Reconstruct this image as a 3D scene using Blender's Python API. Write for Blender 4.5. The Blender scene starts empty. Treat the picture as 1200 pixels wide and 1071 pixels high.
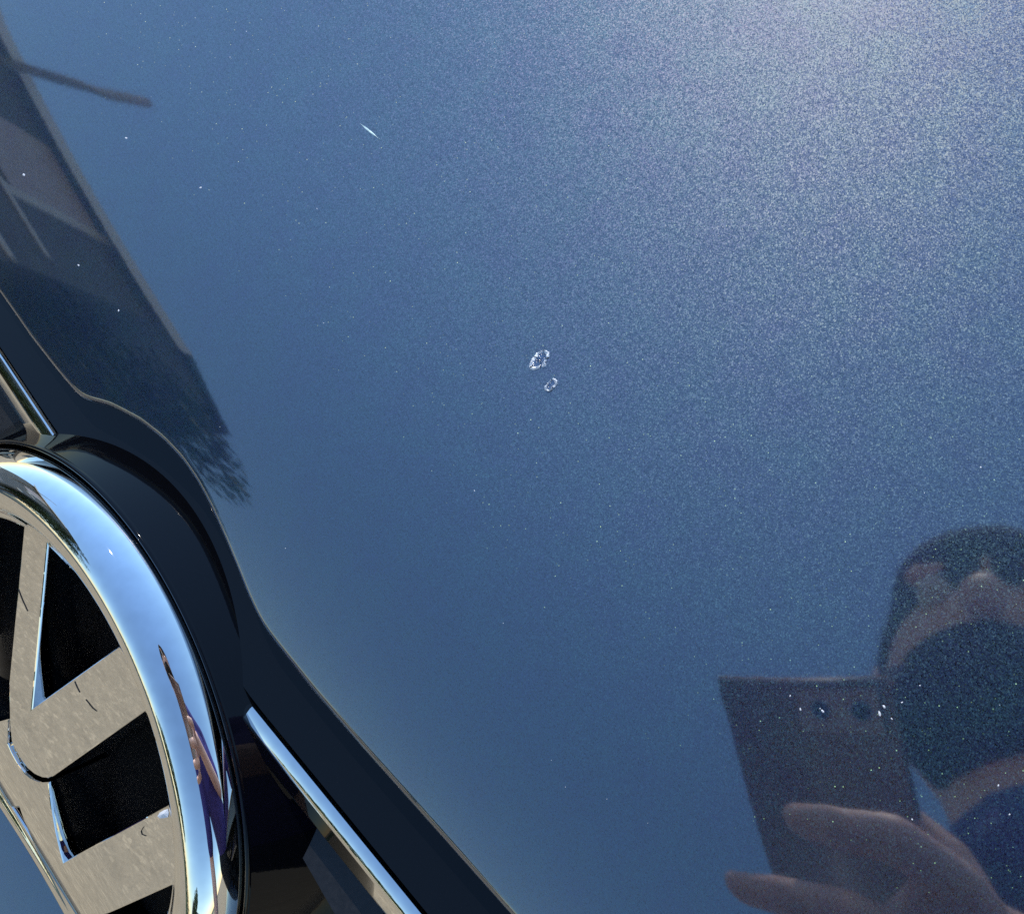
import bpy, bmesh, math, random
import numpy as np
from mathutils import Vector, Matrix
random.seed(4); rng = np.random.default_rng(4)
sc = bpy.context.scene
C = sc.collection

# ------------------------------------------------------------------ camera
# car frame in camera axes (x right, y down, z away); hood plane: X lateral, B rearward, N up
FPX, PW, PH = 1230.0, 1200.0, 1071.0
D = 0.205                                   # phone camera to bonnet, along the bonnet's normal
def nrm(v): v = np.asarray(v, float); return v / np.linalg.norm(v)
Nc = nrm((-0.30227, -0.22732, -0.92572)); Xc = nrm((0.65290, 0.65821, -0.37482))
Bc = np.cross(Nc, Xc)
SL = math.radians(13)                       # slope of the bonnet
Zc = math.cos(SL) * Nc + math.sin(SL) * Bc
Yc = math.cos(SL) * Bc - math.sin(SL) * Nc
M = np.array([Xc, Yc, Zc])                  # camera axes -> world
O = np.array([0.1446, 0.16, 0.95])          # point of the bonnet nearest the camera
Xw = M @ Xc; Bw = M @ Bc; Nw = M @ Nc
CAM = O + D * Nw
def hp(a, b, h): return O + a * Xw + b * Bw + h * Nw        # bonnet coordinates -> world
def cw(p): return CAM + M @ np.asarray(p, float)            # camera coordinates -> world
cam = bpy.data.cameras.new('camera'); camo = bpy.data.objects.new('camera', cam); C.objects.link(camo)
cam.sensor_width = 36; cam.lens = 36 * FPX / PW; cam.clip_start = 0.002; cam.clip_end = 1000
Rm = np.column_stack([M @ (1, 0, 0), M @ (0, -1, 0), M @ (0, 0, -1)])
camo.matrix_world = Matrix(np.block([[Rm, CAM.reshape(3, 1)], [np.zeros((1, 3)), np.ones((1, 1))]]).tolist())
sc.camera = camo

# ------------------------------------------------------------------ light
_r = nrm(((985 - PW / 2) / FPX, (-215 - PH / 2) / FPX, 1.0))
SUNC = _r - 2 * (_r @ Nc) * Nc               # glow of the flakes peaks just above the frame           # towards the sun, camera axes
S = nrm(M @ SUNC)
sun = bpy.data.lights.new('sun', 'SUN'); sun.energy = 2.4; sun.angle = math.radians(0.5); sun.color = (1, 0.93, 0.82)
suno = bpy.data.objects.new('sun', sun); C.objects.link(suno)
suno.rotation_euler = Vector(S).to_track_quat('Z', 'Y').to_euler()
w = bpy.data.worlds.new('World'); sc.world = w; w.use_nodes = True
nt = w.node_tree; bg = nt.nodes['Background']; sk = nt.nodes.new('ShaderNodeTexSky')
sk.sky_type = 'NISHITA'; sk.sun_disc = False
sk.sun_elevation = math.asin(S[2]); sk.sun_rotation = math.atan2(S[0], S[1])
sk.air_density = 1.8; sk.dust_density = 0.0; sk.ozone_density = 9.0
nt.links.new(sk.outputs[0], bg.inputs[0]); bg.inputs[1].default_value = 0.15
sc.view_settings.view_transform = 'Standard'; sc.view_settings.look = 'None'
sc.view_settings.exposure = 0.4; sc.view_settings.gamma = 1.0
sc.cycles.use_denoising = False
sc.cycles.max_bounces = 8; sc.cycles.sample_clamp_indirect = 2

# ------------------------------------------------------------------ helpers
def link(o, parent=None):
    C.objects.link(o)
    if parent is not None: o.parent = parent
    return o
def mesh_obj(name, verts, faces, mat, parent=None, smooth=True):
    me = bpy.data.meshes.new(name); me.from_pydata([tuple(map(float, v)) for v in verts], [], faces); me.update()
    if smooth: me.polygons.foreach_set('use_smooth', [True] * len(me.polygons))
    for m in (mat if isinstance(mat, (list, tuple)) else [mat]): me.materials.append(m)
    return link(bpy.data.objects.new(name, me), parent)
def bm_obj(name, bm, mat, parent=None, smooth=False):
    me = bpy.data.meshes.new(name); bmesh.ops.recalc_face_normals(bm, faces=bm.faces); bm.to_mesh(me); bm.free()
    if smooth: me.polygons.foreach_set('use_smooth', [True] * len(me.polygons))
    me.materials.append(mat)
    return link(bpy.data.objects.new(name, me), parent)
def empty(name, label, cat, group=None):
    o = bpy.data.objects.new(name, None); C.objects.link(o); return tag(o, label, cat, group)
def tag(o, label, cat, group=None):
    o['label'] = label; o['category'] = cat
    if group: o['group'] = group
    return o
def grid_faces(nr, nc, close=False, flip=False):
    fs = []
    for i in range(nr - 1):
        for j in range(nc if close else nc - 1):
            k = (j + 1) % nc
            f = (i * nc + j, i * nc + k, (i + 1) * nc + k, (i + 1) * nc + j)
            fs.append(f[::-1] if flip else f)
    return fs
def bm_box(bm, c, sx, sy, sz, bev=0.0, axes=None):
    A = np.eye(3) if axes is None else np.array(axes)
    r = bmesh.ops.create_cube(bm, size=1); vs = r['verts']
    for v in vs:
        q = np.asarray(c, float) + A[0] * v.co.x * sx + A[1] * v.co.y * sy + A[2] * v.co.z * sz
        v.co = Vector(q)
    if bev:
        es = list({e for v in vs for e in v.link_edges})
        bmesh.ops.bevel(bm, geom=es, offset=bev, segments=3, affect='EDGES', profile=0.5)
def sweep(name, path, prof, e1, e2, mat, parent=None, caps=True, smooth=False):
    """prof: (u, v) points in the e1, e2 plane swept along path"""
    n = len(prof); vs = []
    for p in path:
        for (u, v) in prof: vs.append(np.asarray(p) + u * np.asarray(e1) + v * np.asarray(e2))
    fs = grid_faces(len(path), n, close=True)
    if caps: fs += [tuple(range(n))[::-1], tuple(range((len(path) - 1) * n, len(path) * n))]
    o = mesh_obj(name, vs, fs, mat, parent, smooth)
    bm = bmesh.new(); bm.from_mesh(o.data); bmesh.ops.recalc_face_normals(bm, faces=bm.faces); bm.to_mesh(o.data); bm.free()
    if smooth: o.data.polygons.foreach_set('use_smooth', [True] * len(o.data.polygons))
    return o

# materials
def mat(name):
    m = bpy.data.materials.new(name); m.use_nodes = True
    return m, m.node_tree, m.node_tree.nodes['Principled BSDF']
def simple(name, col, rough=0.5, metal=0.0, spec=0.5, noise=None, bump=None, coat=0.0):
    m, t, p = mat(name)
    p.inputs['Base Color'].default_value = (*col, 1); p.inputs['Roughness'].default_value = rough
    p.inputs['Metallic'].default_value = metal; p.inputs['Specular IOR Level'].default_value = spec
    p.inputs['Coat Weight'].default_value = coat
    tc = t.nodes.new('ShaderNodeTexCoord')
    if noise:
        sc_, amt, det = noise
        n = t.nodes.new('ShaderNodeTexNoise'); n.inputs['Scale'].default_value = sc_; n.inputs['Detail'].default_value = det
        r = t.nodes.new('ShaderNodeValToRGB')
        r.color_ramp.elements[0].position = 0.3; r.color_ramp.elements[1].position = 0.7
        r.color_ramp.elements[0].color = (*[c * (1 - amt) for c in col], 1)
        r.color_ramp.elements[1].color = (*[min(1, c * (1 + amt)) for c in col], 1)
        t.links.new(tc.outputs['Object'], n.inputs['Vector']); t.links.new(n.outputs[0], r.inputs[0])
        t.links.new(r.outputs[0], p.inputs['Base Color'])
    if bump:
        sc_, st, dist = bump
        n = t.nodes.new('ShaderNodeTexNoise'); n.inputs['Scale'].default_value = sc_; n.inputs['Detail'].default_value = 4
        b = t.nodes.new('ShaderNodeBump'); b.inputs['Strength'].default_value = st; b.inputs['Distance'].default_value = dist
        t.links.new(tc.outputs['Object'], n.inputs['Vector']); t.links.new(n.outputs[0], b.inputs['Height'])
        t.links.new(b.outputs[0], p.inputs['Normal'])
    return m

def car_paint():
    m, t, p = mat('blue_metallic_paint')
    L = t.links.new; N_ = t.nodes.new
    tc = N_('ShaderNodeTexCoord')
    geo = N_('ShaderNodeNewGeometry')
    def vor(scale, off):
        mp = N_('ShaderNodeMapping'); mp.inputs['Location'].default_value = off
        v = N_('ShaderNodeTexVoronoi'); v.inputs['Scale'].default_value = scale
        L(tc.outputs['Object'], mp.inputs[0]); L(mp.outputs[0], v.inputs['Vector'])
        return v
    def tilt(v, amount):
        s = N_('ShaderNodeVectorMath'); s.operation = 'SUBTRACT'; s.inputs[1].default_value = (.5, .5, .5)
        k = N_('ShaderNodeVectorMath'); k.operation = 'SCALE'; k.inputs['Scale'].default_value = amount
        a = N_('ShaderNodeVectorMath'); a.operation = 'ADD'
        n = N_('ShaderNodeVectorMath'); n.operation = 'NORMALIZE'
        L(v.outputs['Color'], s.inputs[0]); L(s.outputs[0], k.inputs[0]); L(k.outputs[0], a.inputs[0])
        L(geo.outputs['Normal'], a.inputs[1]); L(a.outputs[0], n.inputs[0])
        return n
    v1 = vor(4700, (0, 0, 0)); v2 = vor(3100, (7.1, 3.3, 1.7))
    n1 = tilt(v1, 0.21); n2 = tilt(v2, 0.7)
    # base coat: fine flakes in blue pigment
    hsv = N_('ShaderNodeHueSaturation'); hsv.inputs['Color'].default_value = (0.001, 0.042, 0.105, 1)
    sep = N_('ShaderNodeSeparateColor'); L(v1.outputs['Color'], sep.inputs[0])
    mr = N_('ShaderNodeMapRange'); mr.inputs[3].default_value = 0.475; mr.inputs[4].default_value = 0.525
    L(sep.outputs[0], mr.inputs[0])
    ln = N_('ShaderNodeTexNoise'); ln.inputs['Scale'].default_value = 110; ln.inputs['Detail'].default_value = 3; L(tc.outputs['Object'], ln.inputs['Vector'])
    lm = N_('ShaderNodeMapRange'); lm.inputs[1].default_value = .3; lm.inputs[2].default_value = .7; lm.inputs[3].default_value = -.012; lm.inputs[4].default_value = .012; L(ln.outputs[0], lm.inputs[0])
    ha = N_('ShaderNodeMath'); L(mr.outputs[0], ha.inputs[0]); L(lm.outputs[0], ha.inputs[1]); L(ha.outputs[0], hsv.inputs['Hue'])
    mr2 = N_('ShaderNodeMapRange'); mr2.inputs[3].default_value = 0.75; mr2.inputs[4].default_value = 1.25
    L(sep.outputs[1], mr2.inputs[0]); L(mr2.outputs[0], hsv.inputs['Value'])
    L(hsv.outputs[0], p.inputs['Base Color'])
    p.inputs['Metallic'].default_value = 0.85; p.inputs['Roughness'].default_value = 0.5
    L(n1.outputs[0], p.inputs['Normal'])
    # sparse large flakes, near mirrors of their own
    fl = N_('ShaderNodeBsdfGlossy'); fl.inputs['Roughness'].default_value = 0.27
    fc = N_('ShaderNodeMixRGB'); fc.inputs[0].default_value = 0.012; fc.inputs[1].default_value = (0.009, 0.011, 0.013, 1)
    L(v2.outputs['Color'], fc.inputs[2]); L(fc.outputs[0], fl.inputs['Color']); L(n2.outputs[0], fl.inputs['Normal'])
    s2 = N_('ShaderNodeSeparateColor'); L(v2.outputs['Color'], s2.inputs[0])
    core = N_('ShaderNodeMath'); core.operation = 'LESS_THAN'; core.inputs[1].default_value = 0.34
    L(v2.outputs['Distance'], core.inputs[0])
    pick = N_('ShaderNodeMath'); pick.operation = 'LESS_THAN'; pick.inputs[1].default_value = 0.35
    L(s2.outputs[2], pick.inputs[0])
    mul = N_('ShaderNodeMath'); mul.operation = 'MULTIPLY'; L(core.outputs[0], mul.inputs[0]); L(pick.outputs[0], mul.inputs[1])
    gl = N_('ShaderNodeBsdfGlossy'); gl.inputs['Roughness'].default_value = 0.39; gl.inputs['Color'].default_value = (0.125, 0.093, 0.046, 1)
    L(n1.outputs[0], gl.inputs['Normal'])
    mg = N_('ShaderNodeMixShader'); mg.inputs[0].default_value = 0.30; L(p.outputs[0], mg.inputs[1]); L(gl.outputs[0], mg.inputs[2])
    mx = N_('ShaderNodeMixShader'); L(mul.outputs[0], mx.inputs[0]); L(mg.outputs[0], mx.inputs[1]); L(fl.outputs[0], mx.inputs[2])
    # clear coat over everything
    cc = N_('ShaderNodeBsdfGlossy'); cc.inputs['Roughness'].default_value = 0.042; cc.inputs['Color'].default_value = (1, 1, 1, 1)
    fr = N_('ShaderNodeFresnel'); fr.inputs['IOR'].default_value = 2.3
    cn = N_('ShaderNodeTexNoise'); cn.inputs['Scale'].default_value = 420; cn.inputs['Detail'].default_value = 1
    cb = N_('ShaderNodeBump'); cb.inputs['Strength'].default_value = 0.005; cb.inputs['Distance'].default_value = 0.0004
    L(tc.outputs['Object'], cn.inputs['Vector']); L(cn.outputs[0], cb.inputs['Height']); L(cb.outputs[0], cc.inputs['Normal'])
    m2 = N_('ShaderNodeMixShader'); L(fr.outputs[0], m2.inputs[0]); L(mx.outputs[0], m2.inputs[1]); L(cc.outputs[0], m2.inputs[2])
    L(m2.outputs[0], t.nodes['Material Output'].inputs['Surface'])
    return m
PAINT = car_paint()
GLOSSBLACK = simple('gloss_black_plastic', (0.002, 0.0025, 0.004), 0.03, spec=0.27, bump=(900, 0.015, 0.0002))
SATIN = simple('satin_dark_plastic', (0.012, 0.012, 0.013), 0.36, spec=0.4, noise=(700, .3, 4))
RUBBER = simple('dull_black_rubber', (0.012, 0.012, 0.013), 0.55, spec=0.3)
RECESS = simple('dark_recess_plastic', (0.0018, 0.0018, 0.0022), 0.7, spec=0.05)
CHROME = simple('polished_chrome', (0.83, 0.82, 0.80), 0.012, 1.0, noise=(260, .05, 6), bump=(110, 0.005, 0.0005))
CHIP = simple('broken_lacquer', (0.86, 0.88, 0.90), 0.10, spec=0.9, noise=(1500, .12, 2), bump=(1500, 0.5, 0.0004))
CHIPCORE = simple('chipped_grey_primer', (0.055, 0.10, 0.19), 0.12, spec=0.6, noise=(900, .5, 2), bump=(2600, .6, .0003))
DUST = simple('pale_dust', (0.75, 0.76, 0.78), 0.6)

# ------------------------------------------------------------------ the car
def ray(px, py): return np.array([(px - PW / 2) / FPX, (py - PH / 2) / FPX, 1.0])
# camera position and ray in bonnet coordinates (a, b, h)
K = np.array([Xc, Bc, Nc])
def on_plane(px, py, h):
    d = K @ ray(px, py); t = (h - D) / d[2]
    return d[0] * t, d[1] * t
car = empty('car', 'blue metallic car with gloss black grille, chrome strips and round chrome badge', 'car')

edge_px = [(-70, 252), (0, 335), (40, 392), (70, 430), (88, 451), (95, 458), (104, 462), (130, 469), (165, 487), (192, 508), (215, 532), (234, 560),
           (250, 590), (266, 626), (281, 662), (292, 690), (302, 712), (312, 730), (324, 746), (345, 772), (370, 803), (430, 872), (500, 950),
           (560, 1017), (610, 1073), (670, 1140)]
RA, RB = 7.0, 7.0
RW, RK = 0.085, 0.33                        # front roll-down: width, slope at the edge
straight = [on_plane(*edge_px[i], -0.005) for i in (0, 1, 2, 3, 20, 21, 22, 23, 24)]
cf = np.polyfit([q[0] for q in straight], [q[1] for q in straight], 2)
def bline(a):
    a = np.asarray(a, float); ac = np.clip(a, -0.26, 0.03)
    sl = 2 * cf[0] * ac + cf[1]
    return np.polyval(cf, ac) + sl * (a - ac)
def H(a, b):
    u = np.clip(RW - (b - bline(a)), 0, RW * 1.1)
    return -a * a / (2 * RA) - b * b / (2 * RB) - RK * u ** 3 / (3 * RW ** 2)
def on_hood(px, py):
    h = -0.004
    for _ in range(25):
        a, b = on_plane(px, py, h); h = float(H(a, b))
    return a, b, h
E = np.array([on_hood(*p)[:2] for p in edge_px])
da = np.unique(np.concatenate([np.linspace(-.75, -.3, 12), np.arange(-.3, .1, .0012), np.arange(.1, .3, .004), np.linspace(.3, 1.0, 14)]))
def be_of(a):
    lo, hi = E[0], E[-1]
    b = np.interp(a, E[:, 0], E[:, 1])
    b = np.where(a < lo[0], lo[1] + bline(a) - bline(lo[0]), b)
    return np.where(a > hi[0], hi[1] + bline(a) - bline(hi[0]), b)
be = be_of(da)
ker = np.array([.1, .2, .4, .2, .1]); dense = (da > -.29) & (da < .09)
bs = np.convolve(np.pad(be, 2, mode='edge'), ker, 'valid'); be = np.where(dense, bs, be)
tg = np.concatenate([np.arange(0, .012, .0008), np.arange(.012, .06, .0016), np.linspace(.06, .35, 40), np.linspace(.36, .95, 14)])
rows = []
for (db, dh) in ((.03, -.0075), (.012, -.0070), (.003, -.0062), (.0002, -.0050), (-.0012, -.0039), (-.0018, -.0029), (-.0019, -.0021), (-.0017, -.0013), (-.0012, -.0007), (-.0006, -.00025)):
    rows.append([hp(a, b + db, float(H(a, b)) + dh) for a, b in zip(da, be)])
for t_ in tg:
    rows.append([hp(a, b + t_, h) for a, b, h in zip(da, be, H(da, be + t_))])
hood = mesh_obj('hood', [v for r in rows for v in r], grid_faces(len(rows), len(da)), PAINT, car)

# ---- paint chips, scratch, dust: part of the painted bonnet
def hood_pt(px, py, up=0.0):
    a, b, h = on_hood(px, py); return hp(a, b, h + up)
def chip(outline, core_shift, seed):
    r_ = np.random.default_rng(seed)
    cx, cy = np.mean(outline, axis=0); n = 44
    o = np.array(outline, float); o = np.vstack([o, o[:1]])
    ln = np.concatenate([[0], np.cumsum(np.hypot(*np.diff(o, axis=0).T))])
    tt = np.linspace(0, ln[-1], n, endpoint=False)
    P = np.column_stack([np.interp(tt, ln, o[:, 0]), np.interp(tt, ln, o[:, 1])])
    vs, fs = [], []
    rings = ((1.05, 0.00002), (.97, .00034), (.86, .00055), (.74, .00020), (.66, .00005))
    ctr = np.array([cx, cy]) + core_shift
    for k, (s, up) in enumerate(rings):
        for i in range(n):
            g = ctr if k >= 2 else np.array([cx, cy])
            an = 2 * math.pi * i / n
            ss = s * (1 + (.13 * math.sin(2 * an + seed) + .09 * math.sin(3 * an + 2.2 * seed) if k >= 2 else 0)) + r_.normal(0, .035)
            q = g + (P[i] - g) * ss
            vs.append(hood_pt(q[0], q[1], max(.00001, up * (1 + r_.normal(0, .45)))))
    fs = grid_faces(len(rings), n, close=True, flip=False)
    fs = [f for f in fs if math.sin(5 * 2 * math.pi * (f[0] % n) / n + 1.7 * seed) < .88]      # the rim is broken
    o1 = mesh_obj('paint_chip', vs, fs, CHIP, hood, smooth=False)
    cvs = [hood_pt(ctr[0], ctr[1], .00006)]
    for i in range(n):
        q = ctr + (P[i] - ctr) * .72; cvs.append(hood_pt(q[0], q[1], .00006 + abs(r_.normal(0, .00004))))
    mesh_obj('chip_core', cvs, [(0, 1 + i, 1 + (i + 1) % n) for i in range(n)], CHIPCORE, o1, smooth=False)
    return o1
c1 = chip([(637, 410.5), (643, 413), (643.5, 418), (639, 425), (640, 428), (635, 431), (626, 433.5), (621.5, 432), (621, 427), (624, 420), (630, 414)], (1.5, -1.2), 1)
c1['label'] = 'larger white-edged stone chip in the middle of the bonnet'
c2 = chip([(649, 443.5), (652.5, 446), (653, 450), (649, 455), (644, 458.5), (639, 457.5), (638.5, 454), (642, 449)], (-.3, -.5), 2)
c2['label'] = 'smaller oval stone chip just below the larger one'
SCR = simple('glint_scratch', (0.55, 0.95, 0.92), 0.3, spec=1.0, noise=(900, .5, 2))  # the scratch's glint is painted in as bright cyan
pa, pb = np.array([422.5, 145.5]), np.array([446, 164.5]); tdir = nrm(pb - pa); tn = np.array([-tdir[1], tdir[0]])
wv = [.2, .5, 1.1, 1.5, 1.3, 1.4, 1.5, 1.1, .4, .3, .12]; vs = []
for i, wd in enumerate(wv):
    q = pa + (pb - pa) * i / (len(wv) - 1)
    for s, up in ((-1, .00002), (0, .00025), (1, .00002)): vs.append(hood_pt(*(q + tn * s * wd * .8), up))
scr = mesh_obj('scratch', vs, grid_faces(len(wv), 3), SCR, hood); scr['label'] = 'short pale glinting scratch near the top of the bonnet'
vs, fs = [], []
def speck(px, py, r):
    k = len(vs); n = 6; ph = rng.uniform(0, 6.28); el = rng.uniform(1, 2.2)
    vs.append(hood_pt(px, py, r * 1.2e-4))
    for i in range(n):
        an = 6.283 * i / n; u, v = r * math.cos(an) * el * rng.uniform(.7, 1.2), r * math.sin(an) * rng.uniform(.7, 1.2)
        vs.append(hood_pt(px + u * math.cos(ph) - v * math.sin(ph), py + u * math.sin(ph) + v * math.cos(ph), 1e-5))
    for i in range(n): fs.append((k, k + 1 + i, k + 1 + (i + 1) % n))
for _ in range(36):
    x, y = rng.uniform(-20, 1220), rng.uniform(-20, 1090)
    if .77 * x - .63 * y > -150: speck(x, y, rng.choice([.3, .4, .5, .7], p=[.5, .3, .15, .05]))
for (x, y, r) in ((964, 833, 2.0), (961, 830, 1.0), (1036, 828, 2.2), (1031, 836, 2.4), (1045, 842, 1.2), (1057, 823, 1.4), (926, 815, 1.2), (938, 831, 1.4),
                  (148, 162, 1.5), (235, 220, 1.4), (28, 205, 2.0), (92, 311, 1.2), (139, 364, 1.2), (556, 575, .9), (1069, 960, 1.3), (1078, 803, 1.2), (1170, 920, 1.4), (1183, 954, 1.4)):
    speck(x, y, r * .7)
dust = mesh_obj('dust', vs, fs, DUST, hood, smooth=False); dust['kind'] = 'stuff'

# ---- black upper grille band below the bonnet edge, chrome strips, dark slot
HS = -0.021                                  # depth of the chrome strip's top edge below the bonnet plane
def line_at(p, q, h, a):
    A, B_ = on_plane(*p, h), on_plane(*q, h)
    return B_[1] + (A[1] - B_[1]) * (a - B_[0]) / (A[0] - B_[0])
strips = {'L': ((0, 411), (65, 508)), 'R': ((297, 826), (490, 1062))}
aL = on_plane(64, 508, HS)[0]; aR = on_plane(297, 826, HS)[0]
def bs_of(a):
    if a < aL: return line_at(*strips['L'], HS, a)
    if a > aR: return line_at(*strips['R'], HS, a)
    f_ = (a - aL) / (aR - aL)
    return line_at(*strips['L'], HS, aL) * (1 - f_) + line_at(*strips['R'], HS, aR) * f_
av = np.concatenate([np.linspace(-.6, -.3, 8), np.linspace(-.29, .1, 80), np.linspace(.12, .6, 10)])
rows = []
for k in range(9):
    f_ = k / 8
    r = []
    for a in av:
        b1 = bs_of(a) + .0004; h1 = HS - .0006
        b0 = float(bline(a)) + .045; h0 = float(H(a, bline(a))) - .0075
        r.append(hp(a, b0 + (b1 - b0) * f_, h0 + (h1 - h0) * f_ + .0008 * math.sin(math.pi * f_)))
    rows.append(r)
rows.append([hp(a, bs_of(a) + .00045, HS - .00062) for a in av]); rows.append([hp(a, bs_of(a) + .0008, HS - .004) for a in av])
pan = mesh_obj('upper_grille_panel', [v for r in rows for v in r], grid_faces(len(rows), len(av), flip=True), GLOSSBLACK, car)
pan.data.set_sharp_from_angle(angle=math.radians(30))
# profile of the chrome strip in (b, h), starting at the rear top edge
prof = [(0, -.0006), (-.0005, -.00005), (-.0012, 0), (-.0040, -.0009), (-.0047, -.0013), (-.0052, -.0019), (-.0092, -.0062), (-.0098, -.0070), (-.0092, -.0080), (-.003, -.0080), (0, -.006)]
for nm, a0, a1, lab in (('L', -.6, aL, 'left'), ('R', aR, .6, 'right')):
    path = [hp(a, bs_of(a), HS) for a in np.linspace(a0, a1, 60)]
    o = sweep('chrome_strip', path, prof, Bw, Nw, CHROME, car)
    for f in o.data.polygons: f.use_smooth = True
    o.data.set_sharp_from_angle(angle=math.radians(40))
    o['label'] = 'chrome grille strip ending beside the top of the badge' if nm == 'L' else 'chrome grille strip starting beside the right of the badge'
# satin carrier below each strip, deep slot and mesh behind
cprof = [(-.0015, -.0078), (-.0085, -.0085), (-.0125, -.0135), (-.0110, -.0160), (.004, -.0165), (.004, -.0078)]
for nm, a0, a1 in (('L', -.6, aL - .002), ('R', aR + .012, .6)):
    path = [hp(a, bs_of(a), HS) for a in np.linspace(a0, a1, 40)]
    sweep('strip_carrier', path, cprof, Bw, Nw, SATIN, car)
rows = []
for (db, dh) in ((.006, -.012), (.006, -.05), (-.02, -.075), (-.05, -.20)):
    rows.append([hp(a, bs_of(a) + db, HS + dh) for a in av])
mesh_obj('grille_recess', [v for r in rows for v in r], grid_faces(len(rows), len(av), flip=True), RECESS, car, smooth=False)
# slanted vanes inside the slot
def vane(a0, b0, h0, a1, b1, h1, wd, th):
    p, q = np.array([a0, b0, h0]), np.array([a1, b1, h1])
    path = [hp(*p), hp(*q)]
    sweep('grille_vane', path, [(-wd, -th), (wd * .4, -th), (wd * .4, th), (-wd, th * .6)], Bw, Nw, SATIN, car)
for k in range(7):
    a = aR + .022 + k * .045
    b = bs_of(a)
    vane(a - .006, b - .012, HS - .022, a + .030, b - .018, HS - .026, .010, .0012)
    vane(a + .030, b - .018, HS - .026, a + .034, b - .045, HS - .060, .004, .0012)
for k in range(5):
    a = aL - .026 - k * .045
    b = bs_of(a)
    vane(a + .008, b - .012, HS - .022, a - .030, b - .020, HS - .026, .010, .0012)
    vane(a - .030, b - .020, HS - .026, a - .034, b - .045, HS - .060, .004, .0012)
for hh in (.045, .075, .105):
    path = [hp(a, bs_of(a) - .020 - hh * .3, HS - hh) for a in np.linspace(-.6, .6, 30)]
    sweep('grille_bar', path, [(-.006, -.002), (.01, -.002), (.01, .002), (-.006, .001)], Bw, Nw, RECESS, car)

# ---- badge
RBD = 0.08583
PHI = 1.03821
n_c = math.cos(PHI) * -Bc + math.sin(PHI) * Nc; v_c = math.cos(PHI) * Nc + math.sin(PHI) * Bc
C_c = np.array([-0.13326, 0.08187, 0.30426]); DL, DC, DE = 0.0806, 0.0005, 0.32395   # face height, doming, extra roll of the lower half
Un, Uv, Ux = M @ n_c, M @ v_c, M @ Xc
BC = cw(C_c)
def bd(x, y, z): return BC + RBD * (x * Ux + y * Uv + (z - DE * min(y, 0.0) ** 2) * Un)
def face_z(x, y): return DL - DC * (x * x + y * y)
def bd_px(px, py):
    d = ray(px, py) / RBD; o = -C_c / RBD
    o = np.array([o @ Xc, o @ v_c, o @ n_c]); e = np.array([d @ Xc, d @ v_c, d @ n_c])
    t = (DL - o[2]) / e[2]
    for _ in range(200):
        p = o + t * e; g = e[2] + 2 * DC * (p[0] * e[0] + p[1] * e[1]) + 2 * DE * min(p[1], 0) * e[1]
        t -= float(np.clip((p[2] - face_z(p[0], p[1]) + DE * min(p[1], 0) ** 2) / g, -.01, .01))
    return float(p[0]), float(p[1])
badge = bpy.data.objects.new('badge', None); link(badge, car); badge['label'] = 'round chrome V over W badge in the grille'
def lathe(name, prof, m, parent, n=220, smooth=True):
    vs = [bd(r * math.cos(2 * math.pi * i / n), r * math.sin(2 * math.pi * i / n), z) for (r, z) in prof for i in range(n)]
    o = mesh_obj(name, vs, grid_faces(len(prof), n, close=True, flip=True), m, parent, smooth)
    return o
RI = .79; ZI = DL - DC * RI * RI
lathe('ring', [(1.0, -.10), (1.0, 0), (.998, .030), (.988, .064), (.968, .094), (.940, .114), (.905, .124), (.872, .121), (.845, .111), (.825, .097), (.812, .086), (.800, ZI),
               (RI, ZI - .003), (.785, ZI - .010), (.784, ZI - .02), (.782, -.13)], CHROME, badge)
lathe('collar_lip', [(1.008, -.10), (1.008, -.012), (1.012, -.004), (1.018, -.004), (1.023, -.012), (1.024, -.05)], GLOSSBLACK, badge)
lathe('backing_disc', [(1.03, -.06), (.9, -.13), (.4, -.13), (.001, -.13)], RECESS, badge, smooth=False)
CO = [(1.022, -.014), (1.145, -.32), (1.150, -.36), (1.155, -1.0)]
cl_ = lathe('badge_collar', CO, GLOSSBLACK, badge); cl_.data.set_sharp_from_angle(angle=math.radians(12))

def letter(name, loops):
    cu = bpy.data.curves.new(name, 'CURVE'); cu.dimensions = '2D'; cu.fill_mode = 'BOTH'
    for lp in loops:
        s = cu.splines.new('POLY'); s.points.add(len(lp) - 1); s.use_cyclic_u = True
        for q, p in zip(s.points, lp): q.co = (p[0], p[1], 0, 1)
    cu.extrude = .11; cu.bevel_depth = .007; cu.bevel_resolution = 2; cu.offset = -.007
    to = bpy.data.objects.new('tmp', cu); C.objects.link(to)
    dg = bpy.context.evaluated_depsgraph_get(); me = bpy.data.meshes.new_from_object(to.evaluated_get(dg))
    bpy.data.objects.remove(to)
    zt = max(v.co.z for v in me.vertices)
    bm = bmesh.new(); bm.from_mesh(me)
    for ax_ in (0, 1):                     # cut into a fine net so that the face can follow the dome
        for k in range(-22, 23):
            pl = [0, 0, 0]; pl[ax_] = k * .04 + .0013; no = [0, 0, 0]; no[ax_] = 1
            bmesh.ops.bisect_plane(bm, geom=bm.verts[:] + bm.edges[:] + bm.faces[:], plane_co=pl, plane_no=no)
    bm.to_mesh(me); bm.free()
    for v in me.vertices:
        v.co = Vector(bd(v.co.x, v.co.y, v.co.z - zt + face_z(v.co.x, v.co.y) + .001))
    me.materials.clear(); me.materials.append(CHROME); me.name = name
    me.polygons.foreach_set('use_smooth', [True] * len(me.polygons))
    me.set_sharp_from_angle(angle=math.radians(25))
    return link(bpy.data.objects.new(name, me), badge)
def q(px, py): return bd_px(px, py)
def out(p, k=.86):
    r = math.hypot(*p); return (p[0] / r * k, p[1] / r * k)
def between(pa, pb, r): return None
vtl, vtr, vap = q(57, 630), q(139.5, 757), q(38, 829.5)
vbl, vbr = q(13.5, 868), q(53, 913)
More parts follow.
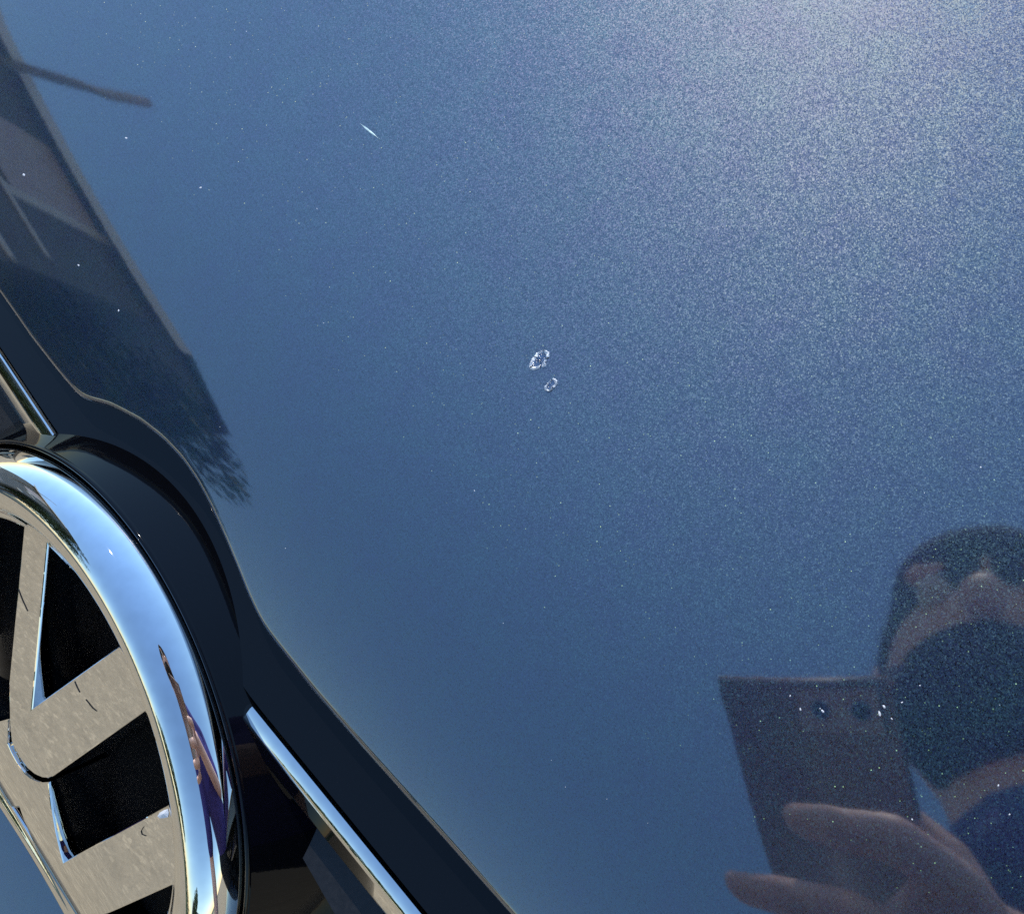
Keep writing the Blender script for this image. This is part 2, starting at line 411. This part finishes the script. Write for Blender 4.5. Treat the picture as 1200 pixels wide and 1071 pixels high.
v_lo_r, v_lo_l = q(169, 834), q(28, 618)
lmid = q(10.5, 800)
def ext(p0, p1, r):      # carry the line p0->p1 on to radius r
    d = np.array(p1) - p0; d /= np.linalg.norm(d); p = np.array(p1, float)
    for _ in range(400):
        if np.hypot(*p) >= r: break
        p = p + d * .004
    return tuple(p)
V = [vbl, q(18, 879), q(24.5, 890), q(32, 900), q(41, 907.5), q(50, 911.5), q(56, 912), q(62, 909.5), v_lo_r, ext(q(62, 909.5), v_lo_r, .85), ext(vap, vtr, .85), vtr, vap, vtl, ext(vap, vtl, .85), ext(lmid, v_lo_l, .85), v_lo_l, lmid, q(11.5, 850)]
letter('letter_v', [V])
# W: right half traced, left half mirrored
wq_bl, wq_br = q(74, 1010), q(199, 942)
wl_tl, wl_tr = q(129, 1069), q(210, 1033)
pk = q(55, 917.5)
slot_t = q(18, 939)
dd = np.array(wl_tl) - wl_tr
half = [q(57.5, 916), q(60, 940), q(65.5, 975), wq_bl, wq_br, ext(wq_bl, wq_br, .85), ext(wl_tl, wl_tr, .85), wl_tr, wl_tl, ext(wl_tr, wl_tl, .85), (.25, -.81), (.215, -.765)]
lft = [(-x, y) for (x, y) in half]
W_ = half + [(0.0, slot_t[1] + .01)] + lft[::-1]
# top edge of the W follows the underside of the V
W_ += [q(9.5, 871), q(14.5, 882.5), q(21, 894), q(29, 904.5), q(38.5, 912.5), q(49, 916.5)]
letter('letter_w', [W_])

# wear on the badge: nicked plating and hair-thin scratches
def ribbon(name, pts, wd, m, parent, lab=None):
    vs = []
    for i, p in enumerate(pts):
        t_ = nrm(np.array(pts[min(i + 1, len(pts) - 1)], float) - np.array(pts[max(i - 1, 0)], float)); nn = np.array([-t_[1], t_[0]])
        wdt = wd * (.35 + .65 * math.sin(math.pi * (i + .5) / len(pts)))
        for s_, up in ((-1, .0015), (0, .0035), (1, .0015)):
            x, y = q(*(np.array(p) + nn * s_ * wdt)); vs.append(bd(x, y, face_z(x, y) + up))
    o = mesh_obj(name, vs, grid_faces(len(pts), 3), m, parent)
    if lab: o['label'] = lab
    return o
lv, lw = [c for c in badge.children if c.name.startswith('letter_v')][0], [c for c in badge.children if c.name.startswith('letter_w')][0]
ribbon('scratch', [(88, 798), (91, 805), (94, 811)], .5, RUBBER, lv); ribbon('scratch', [(101, 819), (105, 824), (109, 829), (114, 833)], .8, RUBBER, lv)
ribbon('scratch', [(169, 968), (166, 973), (167, 977), (172, 979)], .5, RUBBER, lw); ribbon('scratch', [(22, 690), (27, 703), (33, 716)], .22, RUBBER, lv)
nk = []
for k, (dx, dy) in enumerate(((-9, 3), (-6, -1.5), (-1, -4.5), (3.5, -6), (4.5, -1), (3.5, 4), (-1.5, 5), (-6, 5.2))):
    x, y = q(194 + dx, 953 + dy); nk.append(bd(x, y, face_z(x, y) + .002))
x, y = q(194, 952); nk.append(bd(x, y, face_z(x, y) + .008))
nick = mesh_obj('nick', nk, [(8, k, (k + 1) % 8) for k in range(8)], DUST, lw, smooth=False); nick['label'] = 'pale nick in the plating at the upper arm of the W'

# ---- blue bumper below the grille and bonnet-side wings, so the front end goes on outside the frame
rows = []
for (db, dh) in ((-.02, -.184), (-.12, -.182), (-.20, -.188), (-.25, -.200), (-.268, -.23), (-.27, -.30), (-.24, -.42), (-.1, -.50)):
    rows.append([hp(a, float(bline(a)) - .04 + db, dh) for a in np.linspace(-.75, 1.0, 40)])
mesh_obj('bumper', [v for r in rows for v in r], grid_faces(len(rows), 40, flip=True), PAINT, car)

def mirror_ray(px, py, world=True):
    a, b, h = on_hood(px, py); e = 1e-4
    ga, gb = (float(H(a + e, b)) - float(H(a - e, b))) / (2 * e), (float(H(a, b + e)) - float(H(a, b - e))) / (2 * e)
    n = nrm(-ga * Xc - gb * Bc + Nc); d = nrm(ray(px, py)); r = d - 2 * (d @ n) * n
    p = a * Xc + b * Bc + (h - D) * Nc
    return (cw(p), M @ r) if world else (p, r)

# ------------------------------------------------------------------ setting seen in the reflections
GROUND = simple('sunlit_concrete', (0.37, 0.288, 0.182), 0.85, noise=(7, .09, 12), bump=(60, .4, .01))
_t = GROUND.node_tree; _p = _t.nodes['Principled BSDF']; _src = _p.inputs['Base Color'].links[0].from_socket
_v = _t.nodes.new('ShaderNodeTexVoronoi'); _v.inputs['Scale'].default_value = 55; _tc = _t.nodes.new('ShaderNodeTexCoord'); _t.links.new(_tc.outputs['Object'], _v.inputs['Vector'])
_s = _t.nodes.new('ShaderNodeSeparateColor'); _t.links.new(_v.outputs['Color'], _s.inputs[0])
_r = _t.nodes.new('ShaderNodeValToRGB'); _t.links.new(_s.outputs[0], _r.inputs[0])
for _k, (_po, _cv) in enumerate(((0.0, .88), (.5, .97), (.86, 1.03), (1.0, 1.32))):     # pale and dark pebbles in the paving
    _e = _r.color_ramp.elements[_k] if _k in (0,) else _r.color_ramp.elements.new(_po) if _k < 3 else _r.color_ramp.elements[-1]
    _e.position = _po; _e.color = (_cv, _cv, _cv * .98, 1)
_m = _t.nodes.new('ShaderNodeMixRGB'); _m.blend_type = 'MULTIPLY'; _m.inputs[0].default_value = 1; _t.links.new(_src, _m.inputs[1]); _t.links.new(_r.outputs[0], _m.inputs[2]); _t.links.new(_m.outputs[0], _p.inputs['Base Color'])
g = mesh_obj('ground', [(-300, -300, 0), (300, -300, 0), (300, 300, 0), (-300, 300, 0)], [(0, 1, 2, 3)], GROUND, smooth=False); g['kind'] = 'structure'

grass = simple('dry_lawn', (0.075, 0.10, 0.035), 0.9, noise=(3, .4, 10))
def flat(name, pts, z, m):
    o = mesh_obj(name, [(x, y, z) for x, y in pts], [tuple(range(len(pts)))], m, smooth=False); o['kind'] = 'structure'; return o

# house across the drive: its roof line shows in the chrome and along the bonnet's front edge
WALL = simple('slate_grey_cladding', (0.20, 0.21, 0.22), 0.85, noise=(3, .12, 8)); ROOF = simple('dark_grey_roof', (0.05, 0.052, 0.055), 0.7, noise=(6, .4, 8))
WHITE = simple('white_paint', (0.78, 0.77, 0.74), 0.5); GARAGE = simple('grey_garage_door', (0.33, 0.31, 0.32), 0.6); GLASS = simple('dark_window_glass', (0.01, 0.012, 0.015), 0.03)
def house(loc, rot, L_, Wd, hw, hr, label):
    root = empty('house', label, 'house'); root.location = loc; root.rotation_euler = (0, 0, rot)
    bm = bmesh.new(); bm_box(bm, (0, 0, hw / 2), L_, Wd, hw)
    for sx in (-1, 1):          # gables
        vs_ = [bm.verts.new((sx * (L_ / 2 - .01 * k), y, z)) for k in (0, 20) for (y, z) in ((-Wd / 2, hw), (Wd / 2, hw), (0, hr))]
        bm.faces.new(vs_[:3]); bm.faces.new(vs_[3:]); 
        for k in range(3): bm.faces.new((vs_[k], vs_[(k + 1) % 3], vs_[3 + (k + 1) % 3], vs_[3 + k]))
    bm_obj('wall', bm, WALL, root)
    for sy in (-1, 1):
        bm = bmesh.new(); dy, dz = -sy * Wd / 2, hr - hw; ln = math.hypot(dy, dz)
        ax = [(1, 0, 0), (0, dy / ln, dz / ln), (0, -dz / ln, dy / ln)]
        bm_box(bm, (0, sy * Wd / 4 * 1.1, (hr + hw) / 2 - .05 * dz + .06), L_ + .9, ln * 1.12, .12, axes=ax)
        r_ = bm_obj('roof', bm, ROOF, root)
        bm = bmesh.new(); bm_box(bm, (0, sy * (Wd / 2 * 1.11 + .02), hw - .12 * dz + .02), L_ + .9, .03, .22); bm_obj('fascia', bm, WHITE, r_)
    bm = bmesh.new(); bm_box(bm, (-L_ * .22, -Wd / 2 - .02, 1.1), L_ * .4, .06, 2.2); bm_obj('garage_door', bm, GARAGE, root)
    bm = bmesh.new(); bm_box(bm, (L_ * .12, -Wd / 2 - .02, 1.05), 1.0, .06, 2.1); bm_obj('front_door', bm, WHITE, root)
    for x in (L_ * .36,):
        bm = bmesh.new(); bm_box(bm, (x, -Wd / 2 - .02, 1.5), 1.5, .08, 1.2); f_ = bm_obj('window', bm, WHITE, root)
        bm = bmesh.new(); bm_box(bm, (x, -Wd / 2 - .055, 1.5), 1.3, .02, 1.0); bm_obj('pane', bm, GLASS, f_)
    return root
HROT = math.radians(151); HX, HY = -12.3 - 2.4 * math.cos(HROT), -5.8 - 2.4 * math.sin(HROT)
hs = house((HX, HY, 0), HROT, 4.8, 7.5, 5.9, 8.0, 'dark grey two storey house with dark roof mirrored in the chrome')
LITWALL = simple('mauve_sunlit_wall', (0.66, 0.58, 0.60), 0.8, noise=(9, .12, 3))  # bright mauve stands in for a sunlit wall, no cloth known
fx = 1.75; fy = -7.5 / 2
bm = bmesh.new(); bm_box(bm, (fx - 2.5, fy - .02, 4.85), 1.15, .07, 1.5); wn = bm_obj('window', bm, LITWALL, hs); wn['label'] = 'pale upper panel added in place of a sunlit wall'
bm = bmesh.new(); bm_box(bm, (fx - 3.12, fy - .03, 4.85), .13, .10, 1.75); bm_obj('frame', bm, WHITE, wn)
bm = bmesh.new(); bm_box(bm, (fx - 3.45, fy - .04, 3.92), .9, .12, .10); bm_obj('ledge', bm, WHITE, hs)
bm = bmesh.new(); bm_box(bm, (fx - 3.95, fy - .08, 2.95), .40, .16, .18, bev=.04); bm_obj('wall_lamp', bm, WHITE, hs)
def leaf_plant(name, loc, blobs, label, cat, nleaf, size, green, trunk=None, group=None, seed=1):
    r_ = np.random.default_rng(seed); root = empty(name, label, cat, group); root.location = loc
    vs, fs = [], []
    per = np.array([b[3] ** 2 for b in blobs]); per = per / per.sum()
    for b, sh in zip(blobs, per):
        for _ in range(int(nleaf * sh)):
            d = nrm(r_.normal(size=3)); p = np.array(b[:3]) + d * b[3] * r_.uniform(.45, 1.05) * np.array([1, 1, .9])
            a1 = nrm(r_.normal(size=3)); a2 = nrm(np.cross(a1, r_.normal(size=3))); z = size * r_.uniform(.6, 1.4); k = len(vs)
            vs += [p - a1 * z, p + a2 * z * .45, p + a1 * z, p - a2 * z * .45]; fs.append((k, k + 1, k + 2, k + 3))
    mesh_obj('crown', vs, fs, green, root, smooth=False)
    if trunk:
        bm = bmesh.new(); tp = np.array([0, 0, trunk])
        for q0, q1, a_, b_ in [((0, 0, 0), tp, .16, .11)] + [(tp * .9, np.array(b[:3]), .08, .02) for b in blobs]:
            dv = Vector(np.array(q1) - np.array(q0)); bmesh.ops.create_cone(bm, cap_ends=True, segments=10, radius1=a_, radius2=b_, depth=dv.length, matrix=Matrix.Translation(Vector((np.array(q0) + np.array(q1)) / 2)) @ dv.to_track_quat('Z', 'Y').to_matrix().to_4x4())
        bm_obj('trunk', bm, POLEW, root)
    return root
POLEW = simple('bark', (.09, .065, .045), .9); LEAF = simple('dark_green_leaves', (0.035, 0.06, 0.02), .6, noise=(2, .5, 3)); LEAF2 = simple('olive_green_leaves', (0.07, 0.095, 0.03), .6, noise=(2, .5, 3))
cr, sr = math.cos(HROT), math.sin(HROT)
def hl(x, y): return (HX + x * cr - y * sr, HY + x * sr + y * cr, 0)
leaf_plant('tree', hl(-3.3, -2.6), [(0, 0, 3.6, 1.35), (.9, .2, 3.0, 1.1), (-.9, -.3, 2.7, 1.2), (-1.6, .1, 1.9, .9), (.2, -.5, 2.2, 1.2), (.5, .2, 5.0, .95)], 'small dark leafed tree added to taper the mirrored dark edge of the grey house', 'tree', 11000, .075, LEAF, 1.9, seed=3)  # added so the mirrored dark area tapers off past the house
leaf_plant('tree', (-4.5, -24, 0), [(0, 0, 4.5, 2.2), (1.6, .4, 3.8, 1.5), (-1.5, 0, 3.6, 1.6)], 'broad olive green tree beyond the lawn, mirrored in the badge', 'tree', 3000, .2, LEAF2, 2.6, seed=5)
leaf_plant('tree', (7.5, -20, 0), [(0, 0, 3.6, 1.7), (.9, .4, 4.6, 1.2), (-.8, 0, 2.9, 1.2)], 'tall narrow dark tree right of the lawn, mirrored in the badge', 'tree', 2600, .17, LEAF, 2.2, seed=6)
hb = [(x, float(rng.normal(0, .1)), .65 + float(rng.normal(0, .08)), .75) for x in np.arange(-9, 9.1, .7)]
leaf_plant('hedge', (1, -17.5, 0), hb, 'long low green hedge across the far side of the lawn', 'hedge', 5200, .11, LEAF2, seed=8)
house((15, -31, 0), math.radians(188), 14, 8, 2.8, 5.0, 'low single storey house beyond the hedge, small in the chrome')
flat('lawn', [(-60, -40), (60, -40), (60, -14), (-60, -14)], .004, grass)

# utility pole mirrored at the top left of the bonnet
POLE = simple('weathered_pole_wood', (0.24, 0.18, 0.12), 0.8, noise=(4, .3, 8))
p0, r0_ = mirror_ray(172, 121); p1, r1_ = mirror_ray(0, 72)
dist = 9.0
top_p = p0 + r0_ * dist / np.hypot(*r0_[:2]); low_p = p1 + r1_ * dist / np.hypot(*r1_[:2])
lean = (low_p - top_p); foot = top_p + lean * (top_p[2] / -lean[2]) if lean[2] < -.3 else np.array([top_p[0], top_p[1], 0])
up = empty('utility_pole', 'brown wooden utility pole mirrored near the bonnet top left corner', 'pole'); up.location = Vector(foot)
bm = bmesh.new(); tube_ = [(foot - foot, .085), ((top_p - foot) * .5, .075), (top_p - foot, .06)]
for (qa, ra_), (qb, rb_) in zip(tube_, tube_[1:]):
    dv = Vector(qb - qa); bmesh.ops.create_cone(bm, cap_ends=True, segments=20, radius1=ra_, radius2=rb_, depth=dv.length, matrix=Matrix.Translation(Vector((qa + qb) / 2)) @ dv.to_track_quat('Z', 'Y').to_matrix().to_4x4())
bm_obj('post', bm, POLE, up, smooth=True)
bm = bmesh.new(); bmesh.ops.create_uvsphere(bm, u_segments=16, v_segments=8, radius=.062, matrix=Matrix.Translation(Vector(top_p - foot))); bm_obj('cap', bm, POLE, up, smooth=True)

# ------------------------------------------------------------------ phone and the person holding it, mirrored in the lacquer
PHBODY = simple('pinkish_grey_phone_back', (0.50, 0.38, 0.36), 0.4); LENSG = simple('lens_glass', (0.004, 0.004, 0.006), 0.02); LRING = simple('lens_ring_metal', (.7, .7, .72), .2, 1.0)
phone = empty('phone', 'slim pinkish grey phone held over the bonnet with its camera side down', 'phone'); 
pr = math.radians(-5); pu = np.array([math.cos(pr), math.sin(pr), 0]); pv = np.array([-math.sin(pr), math.cos(pr), 0]); pz = np.array([0, 0, 1.0])
PA = [M @ pu, M @ pv, M @ pz]
def pp(x, y, z): return cw(pu * x + pv * y + pz * z)
phone.location = pp(-.026, .062, -.006)
def pobj(name, bm, m, smooth=False):
    for v in bm.verts: v.co -= phone.location
    return bm_obj(name, bm, m, phone, smooth)
phone.location = Vector(phone.location)
bm = bmesh.new(); bm_box(bm, pp(-.026, .062, -.0072), .0715, .147, .0078, axes=PA, bev=.0028); pobj('case', bm, PHBODY, True)
bm = bmesh.new(); bm_box(bm, pp(-.026, .062, -.01115), .067, .142, .0003, axes=PA); pobj('screen', bm, LENSG)
bm = bmesh.new(); bm_box(bm, pp(-.010, .000, -.0030), .034, .019, .0016, axes=PA, bev=.0006); pobj('camera_bump', bm, PHBODY)
for lx in (0.0, -.0175):
    mt = Matrix(np.block([[np.column_stack(PA), pp(lx, 0, -.0022).reshape(3, 1)], [np.zeros((1, 3)), np.ones((1, 1))]]).tolist())
    bm = bmesh.new(); bmesh.ops.create_cone(bm, cap_ends=True, segments=32, radius1=.0042, radius2=.0040, depth=.0012, matrix=mt); lr = pobj('lens_ring', bm, LRING)
    mt2 = Matrix(np.block([[np.column_stack(PA), pp(lx, 0, -.00155).reshape(3, 1)], [np.zeros((1, 3)), np.ones((1, 1))]]).tolist())
    bm = bmesh.new(); bmesh.ops.create_cone(bm, cap_ends=True, segments=32, radius1=.0036, radius2=.0035, depth=.0003, matrix=mt2)
    for v in bm.verts: v.co -= phone.location
    bm_obj('lens', bm, LENSG, lr)

SKIN = simple('sunlit_skin', (0.86, 0.53, 0.44), 0.5, noise=(120, .12, 4)); SHIRT = simple('violet_blue_shirt', (0.055, 0.045, 0.24), 0.85, noise=(60, .2, 4))
TROUS = simple('black_trousers', (0.015, 0.015, 0.02), 0.85); HAIR = simple('dark_brown_hair', (0.018, 0.012, 0.01), 0.95, noise=(200, .5, 3)); SHOE = simple('dark_shoe', (.02, .02, .022), .5); EYEW = simple('eye_white', (.75, .73, .7), .2)
def mirr(px, py, zc):
    """point in camera axes, at depth zc, whose mirror image in the bonnet shows at this pixel"""
    p, r = mirror_ray(px, py, False); return p + r * (zc - p[2]) / r[2]
def tube(bm, pts, rad, seg=14):
    """tapered chain of capsules"""
    pts = [np.asarray(p, float) for p in pts]
    for i, (p, r) in enumerate(zip(pts, rad)):
        bmesh.ops.create_icosphere(bm, subdivisions=2, radius=r, matrix=Matrix.Translation(Vector(p)))
        if i:
            q_, rq = pts[i - 1], rad[i - 1]; d = p - q_; ln = np.linalg.norm(d)
            if ln < 1e-6: continue
            R_ = Vector(d).to_track_quat('Z', 'Y').to_matrix().to_4x4()
            bmesh.ops.create_cone(bm, cap_ends=True, segments=seg, radius1=rq, radius2=r, depth=ln, matrix=Matrix.Translation(Vector((p + q_) / 2)) @ R_)
def ball(bm, c, rx, ry, rz, ax):
    r = bmesh.ops.create_icosphere(bm, subdivisions=3, radius=1)
    for v in r['verts']:
        v.co = Vector(np.asarray(c) + ax[0] * v.co.x * rx + ax[1] * v.co.y * ry + ax[2] * v.co.z * rz)
def fused(name, bm, vox, m, parent, smooth_it=4):
    me = bpy.data.meshes.new(name); bm.to_mesh(me); bm.free()
    o = bpy.data.objects.new('tmp', me); C.objects.link(o)
    md = o.modifiers.new('r', 'REMESH'); md.mode = 'VOXEL'; md.voxel_size = vox
    ms = o.modifiers.new('s', 'SMOOTH'); ms.iterations = smooth_it; ms.factor = .5
    dg = bpy.context.evaluated_depsgraph_get(); m2 = bpy.data.meshes.new_from_object(o.evaluated_get(dg))
    bpy.data.objects.remove(o); m2.name = name; m2.materials.clear(); m2.materials.append(m)
    m2.polygons.foreach_set('use_smooth', [True] * len(m2.polygons))
    return link(bpy.data.objects.new(name, m2), parent)
# person's own axes: facing (the way the camera's top points), right, up
up_w = np.array([0, 0, 1.0]); fwd = M @ np.array([0, -1.0, 0]); fwd[2] = 0; fwd = nrm(fwd); rgt = np.cross(fwd, up_w)
def pw(f_, r_, z): return np.array([CAM[0], CAM[1], 0]) + fwd * f_ + rgt * r_ + up_w * z
hd = cw((-.020, -.10, -.36)); HAX = [rgt, nrm(fwd * .80 + up_w * -.60), None]; HAX[2] = np.cross(HAX[0], HAX[1])   # face looks down at the phone
neck = pw(-.13, .07, CAM[2] + .22); chest = pw(-.27, .24, CAM[2] + .08); pelvis = pw(-.46, .44, .93)
shl, shr = pw(-.26, .07, CAM[2] + .15), pw(-.17, .36, CAM[2] + .15)
wrist = mirr(1330, 1190, -.03); palm = mirr(1180, 1130, -.012)
wr_w, pm_w = cw(wrist), cw(palm)
elb = pw(-.22, .38, CAM[2] - .10)
elbl, wrl = pw(-.46, .06, CAM[2] - .10), pw(-.50, .08, CAM[2] - .34)
bm = bmesh.new()
tube(bm, [pelvis, (pelvis + chest) / 2, chest], [.135, .125, .14]); tube(bm, [chest, neck, hd - HAX[1] * .03], [.12, .062, .06])
tube(bm, [shl, neck, shr], [.058, .06, .058]); tube(bm, [shr, elb, wr_w], [.052, .042, .029]); tube(bm, [shl, elbl, wrl], [.052, .042, .028])
ft = []
for s_ in (-1, 1):
    hip, knee, ank = pelvis + rgt * s_ * .09, pw(-.42, .52 + s_ * .11, .52), pw(-.50, .56 + s_ * .12, .09)
    tube(bm, [hip, knee, ank], [.10, .062, .042]); tube(bm, [ank, ank + fwd * .12 - up_w * .05], [.04, .032]); ft.append((hip, knee, ank))
ball(bm, hd, .074, .088, .108, HAX); ball(bm, hd + HAX[1] * .035 - HAX[2] * .055, .052, .055, .055, HAX)      # skull and jaw
tube(bm, [hd + HAX[1] * .085 + HAX[2] * .015, hd + HAX[1] * .108 - HAX[2] * .022], [.010, .015])           # nose
tube(bm, [hd + HAX[1] * .083 - HAX[2] * .055 - rgt * .022, hd + HAX[1] * .090 - HAX[2] * .055, hd + HAX[1] * .083 - HAX[2] * .055 + rgt * .022], [.006, .008, .006])
tube(bm, [hd + HAX[1] * .080 + HAX[2] * .034 - rgt * .045, hd + HAX[1] * .088 + HAX[2] * .036, hd + HAX[1] * .080 + HAX[2] * .034 + rgt * .045], [.008, .010, .008])
for s_ in (-1, 1): ball(bm, hd + rgt * s_ * .076 - HAX[1] * .005, .010, .02, .032, HAX)
# hand: palm, four fingers across the phone's back, thumb along its near edge
pk_ = [mirr(1120, 1035, .020), mirr(1065, 1100, .020), mirr(1040, 1165, .018), mirr(1050, 1225, .012)]
for kx in pk_: tube(bm, [wr_w, cw(palm) + (cw(kx) - cw(palm)) * .35, cw(kx)], [.020, .015, .0105])
tube(bm, [cw(pk_[0]), cw(pk_[1]), cw(pk_[2]), cw(pk_[3])], [.011, .012, .011, .010])
FING = [[(1120, 1035, .020), (1052, 985, .046), (985, 970, .050), (937, 962, .046)],
        [(1065, 1100, .020), (1000, 1072, .052), (925, 1052, .056), (868, 1040, .052)],
        [(1040, 1165, .018), (985, 1150, .052), (915, 1130, .056), (862, 1112, .050)],
        [(1050, 1225, .012), (1000, 1215, .042), (945, 1200, .046), (905, 1188, .040)]]
for fp, r0 in zip(FING, (.0098, .0098, .0092, .0078)):
    tube(bm, [cw(mirr(*p)) for p in fp], [r0 * 1.05, r0, r0 * .88, r0 * .74])
tube(bm, [wr_w, pp(.026, .085, -.012), pp(.018, .055, -.016), pp(.004, .040, -.0185)], [.018, .014, .0105, .008])
person = empty('person', 'person in violet blue shirt leaning over the bonnet, holding a phone, seen mirrored', 'person')
fused('body', bm, .0028, SKIN, person)
bm = bmesh.new(); tube(bm, [pelvis, (pelvis + chest) / 2, chest, neck - up_w * .035 - fwd * .02], [.150, .145, .16, .085])
tube(bm, [shl + up_w * .0, neck - up_w * .045, shr], [.072, .075, .072]); tube(bm, [shr, shr + (elb - shr) * .8], [.072, .062]); tube(bm, [shl, shl + (elbl - shl) * .8], [.072, .062])
fused('shirt', bm, .008, SHIRT, person)
bm = bmesh.new(); tube(bm, [pelvis + up_w * .02, pelvis - up_w * .06], [.152, .14])
for hip, knee, ank in ft: tube(bm, [hip, knee, ank], [.112, .078, .062])
fused('trousers', bm, .01, TROUS, person)
for hip, knee, ank in ft:
    bm = bmesh.new(); tube(bm, [ank - up_w * .045 - fwd * .04, ank - up_w * .045 + fwd * .06, ank - up_w * .052 + fwd * .15], [.044, .043, .036]); fused('shoe', bm, .008, SHOE, person)
bm = bmesh.new(); ball(bm, hd + HAX[2] * .026 - HAX[1] * .012, .083, .094, .104, HAX); ball(bm, hd + HAX[2] * .05 + HAX[1] * .05, .066, .052, .045, HAX); fused('hair', bm, .008, HAIR, person)  # front ball is a fringe added to darken the mirrored face
bm = bmesh.new(); ball(bm, hd + HAX[1] * .034 - HAX[2] * .056, .066, .066, .064, HAX); ball(bm, hd + HAX[1] * .012 - HAX[2] * .030, .079, .058, .055, HAX); fused('dark_face_cover', bm, .007, HAIR, person)  # dark jaw cover added to dim the mirrored face, not a known beard
for s_ in (-1, 1):
    bm = bmesh.new(); ball(bm, hd + HAX[1] * .079 + HAX[2] * .018 + rgt * s_ * .032, .012, .012, .012, HAX); bm_obj('eye', bm, EYEW, person, True)
